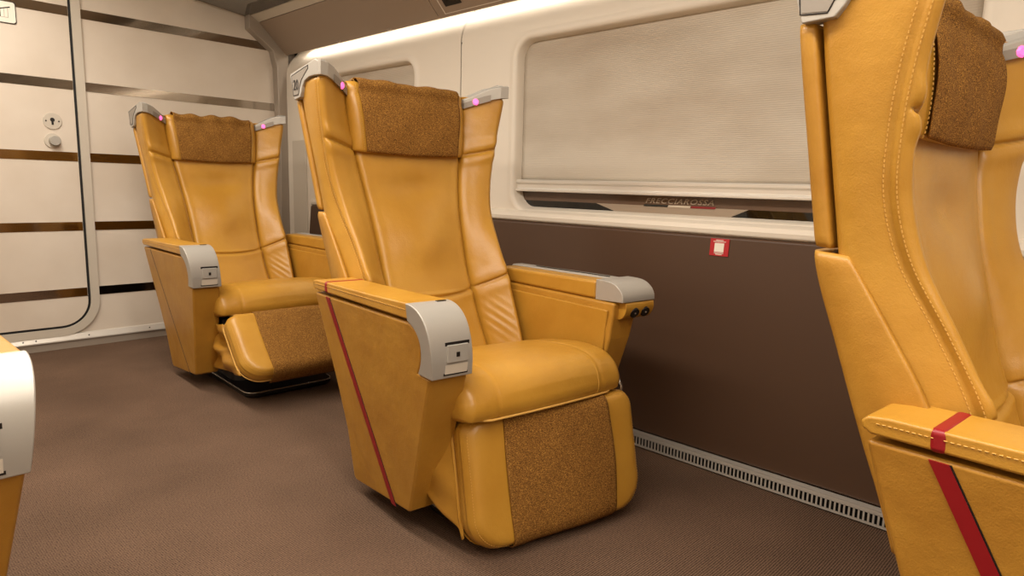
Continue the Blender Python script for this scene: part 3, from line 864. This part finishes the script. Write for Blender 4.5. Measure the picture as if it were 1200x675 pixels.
    # cloth over the leg rest
    R = []
    prof = [(.10, -.004), (.02, -.005), (-.004, .004), (-.006, TH*.5), (.002, TH*.78), (.015, TH*.93)]
    prof += [(v, TH*(.96+.05*sin(pi*v/LH))) for v in np.linspace(.035, LH-.035, 26)]
    prof += [(LH-.012, TH*.92), (LH+.002, TH*.72), (LH+.006, TH*.45), (LH+.007, .006), (LH+.006, -.012)]
    NC = 40
    for i in range(NC+1):
        s = -1+2*i/NC
        r_ = []
        for (v, w) in prof:
            u = s*(.185+.012*sin(v*9)*.6)
            wr = .0015*sin(u*40+v*12)*sin(v*20+u*9)
            if v > LH-.14: wr += .004*max(0, (v-LH+.14)/.14)*sin(u*22+.6)**3
            r_.append(fp(u, v, w+.003+wr if w > TH*.6 else w))
        R.append(r_)
    B(G().rings(R, False, False), 'leg_rest_cloth', M['fabric'], lr, solid=.003)
    # leather gussets between leg rest and seat
    for s in (-1, 1):
        R = []
        for i in range(25):
            t = i/24
            a = Vector(fp(s*(WH-.003), .01+(LH-.05)*t, .010)); row = []
            wd = foot[4]*(.12+.88*sin(pi*min(1, t*1.05+.02))**1.0)
            for j in range(13):
                q = j/12
                inw = -s*.020*sin(pi*q)*(1+.8*sin(t*9+q*2))
                dz = -.025*q*sin(pi*t)-.010*sin(q*pi*2)*sin(t*7)
                if foot[5]:
                    # raised leg rest: reach down and back to the seat base
                    b = Vector((s*.262, -.05-.01*t, .34-.24*t))
                    c_ = a.lerp(b, q); c_.z += -.020*sin(pi*q)*(1-t)+.010*sin(q*5+t*9)*sin(pi*q)
                    c_.x += s*(.020*sin(t*8+q*6)*sin(pi*q)+.008*sin(t*19-q*4)*sin(pi*q))
                    row.append(tuple(c_))
                else:
                    row.append((a.x+s*(.034*sin(pi*q*.6)*sin(pi*min(1, t*1.1))+.006*sin(t*13+q*5)*q), a.y+wd*q, a.z+dz))
            R.append(row)
        B(G().rings(R, False, False), 'gusset', M['leather_side'], lr, solid=.004)
    return root

DOWN = (-.192, .366, 77, .362, .150, False, -.24)
RAISED = (-.310, .362, 46, .320, .1, True, .04)
build_seat('armchair', (1.431, 1.452, 0), radians(-6.96), 0, DOWN, stripe=True, number='20', foot_yaw=-5.5, footdx=.030,
           label='mustard leather armchair numbered 20 in the middle with lowered leg rest and thin red band', seed=1)
build_seat('armchair', (1.500, 3.23, 0), radians(-2.6), 2.0, RAISED, rumple=1,
           label='mustard leather armchair farthest back near the cream end wall with its leg rest raised', seed=2)
build_seat('armchair', (1.452, -.155, 0), radians(-4.8), -4.8, DOWN, stripe=True,
           label='nearest mustard leather armchair cut off by the right edge with wide red band', seed=3, zs=.976)
build_seat('armchair', (-.214, 1.53, 0), 0, 0, DOWN, mirror=True,
           label='mustard armchair across the aisle showing only its silver arm cap at the left edge', seed=4)
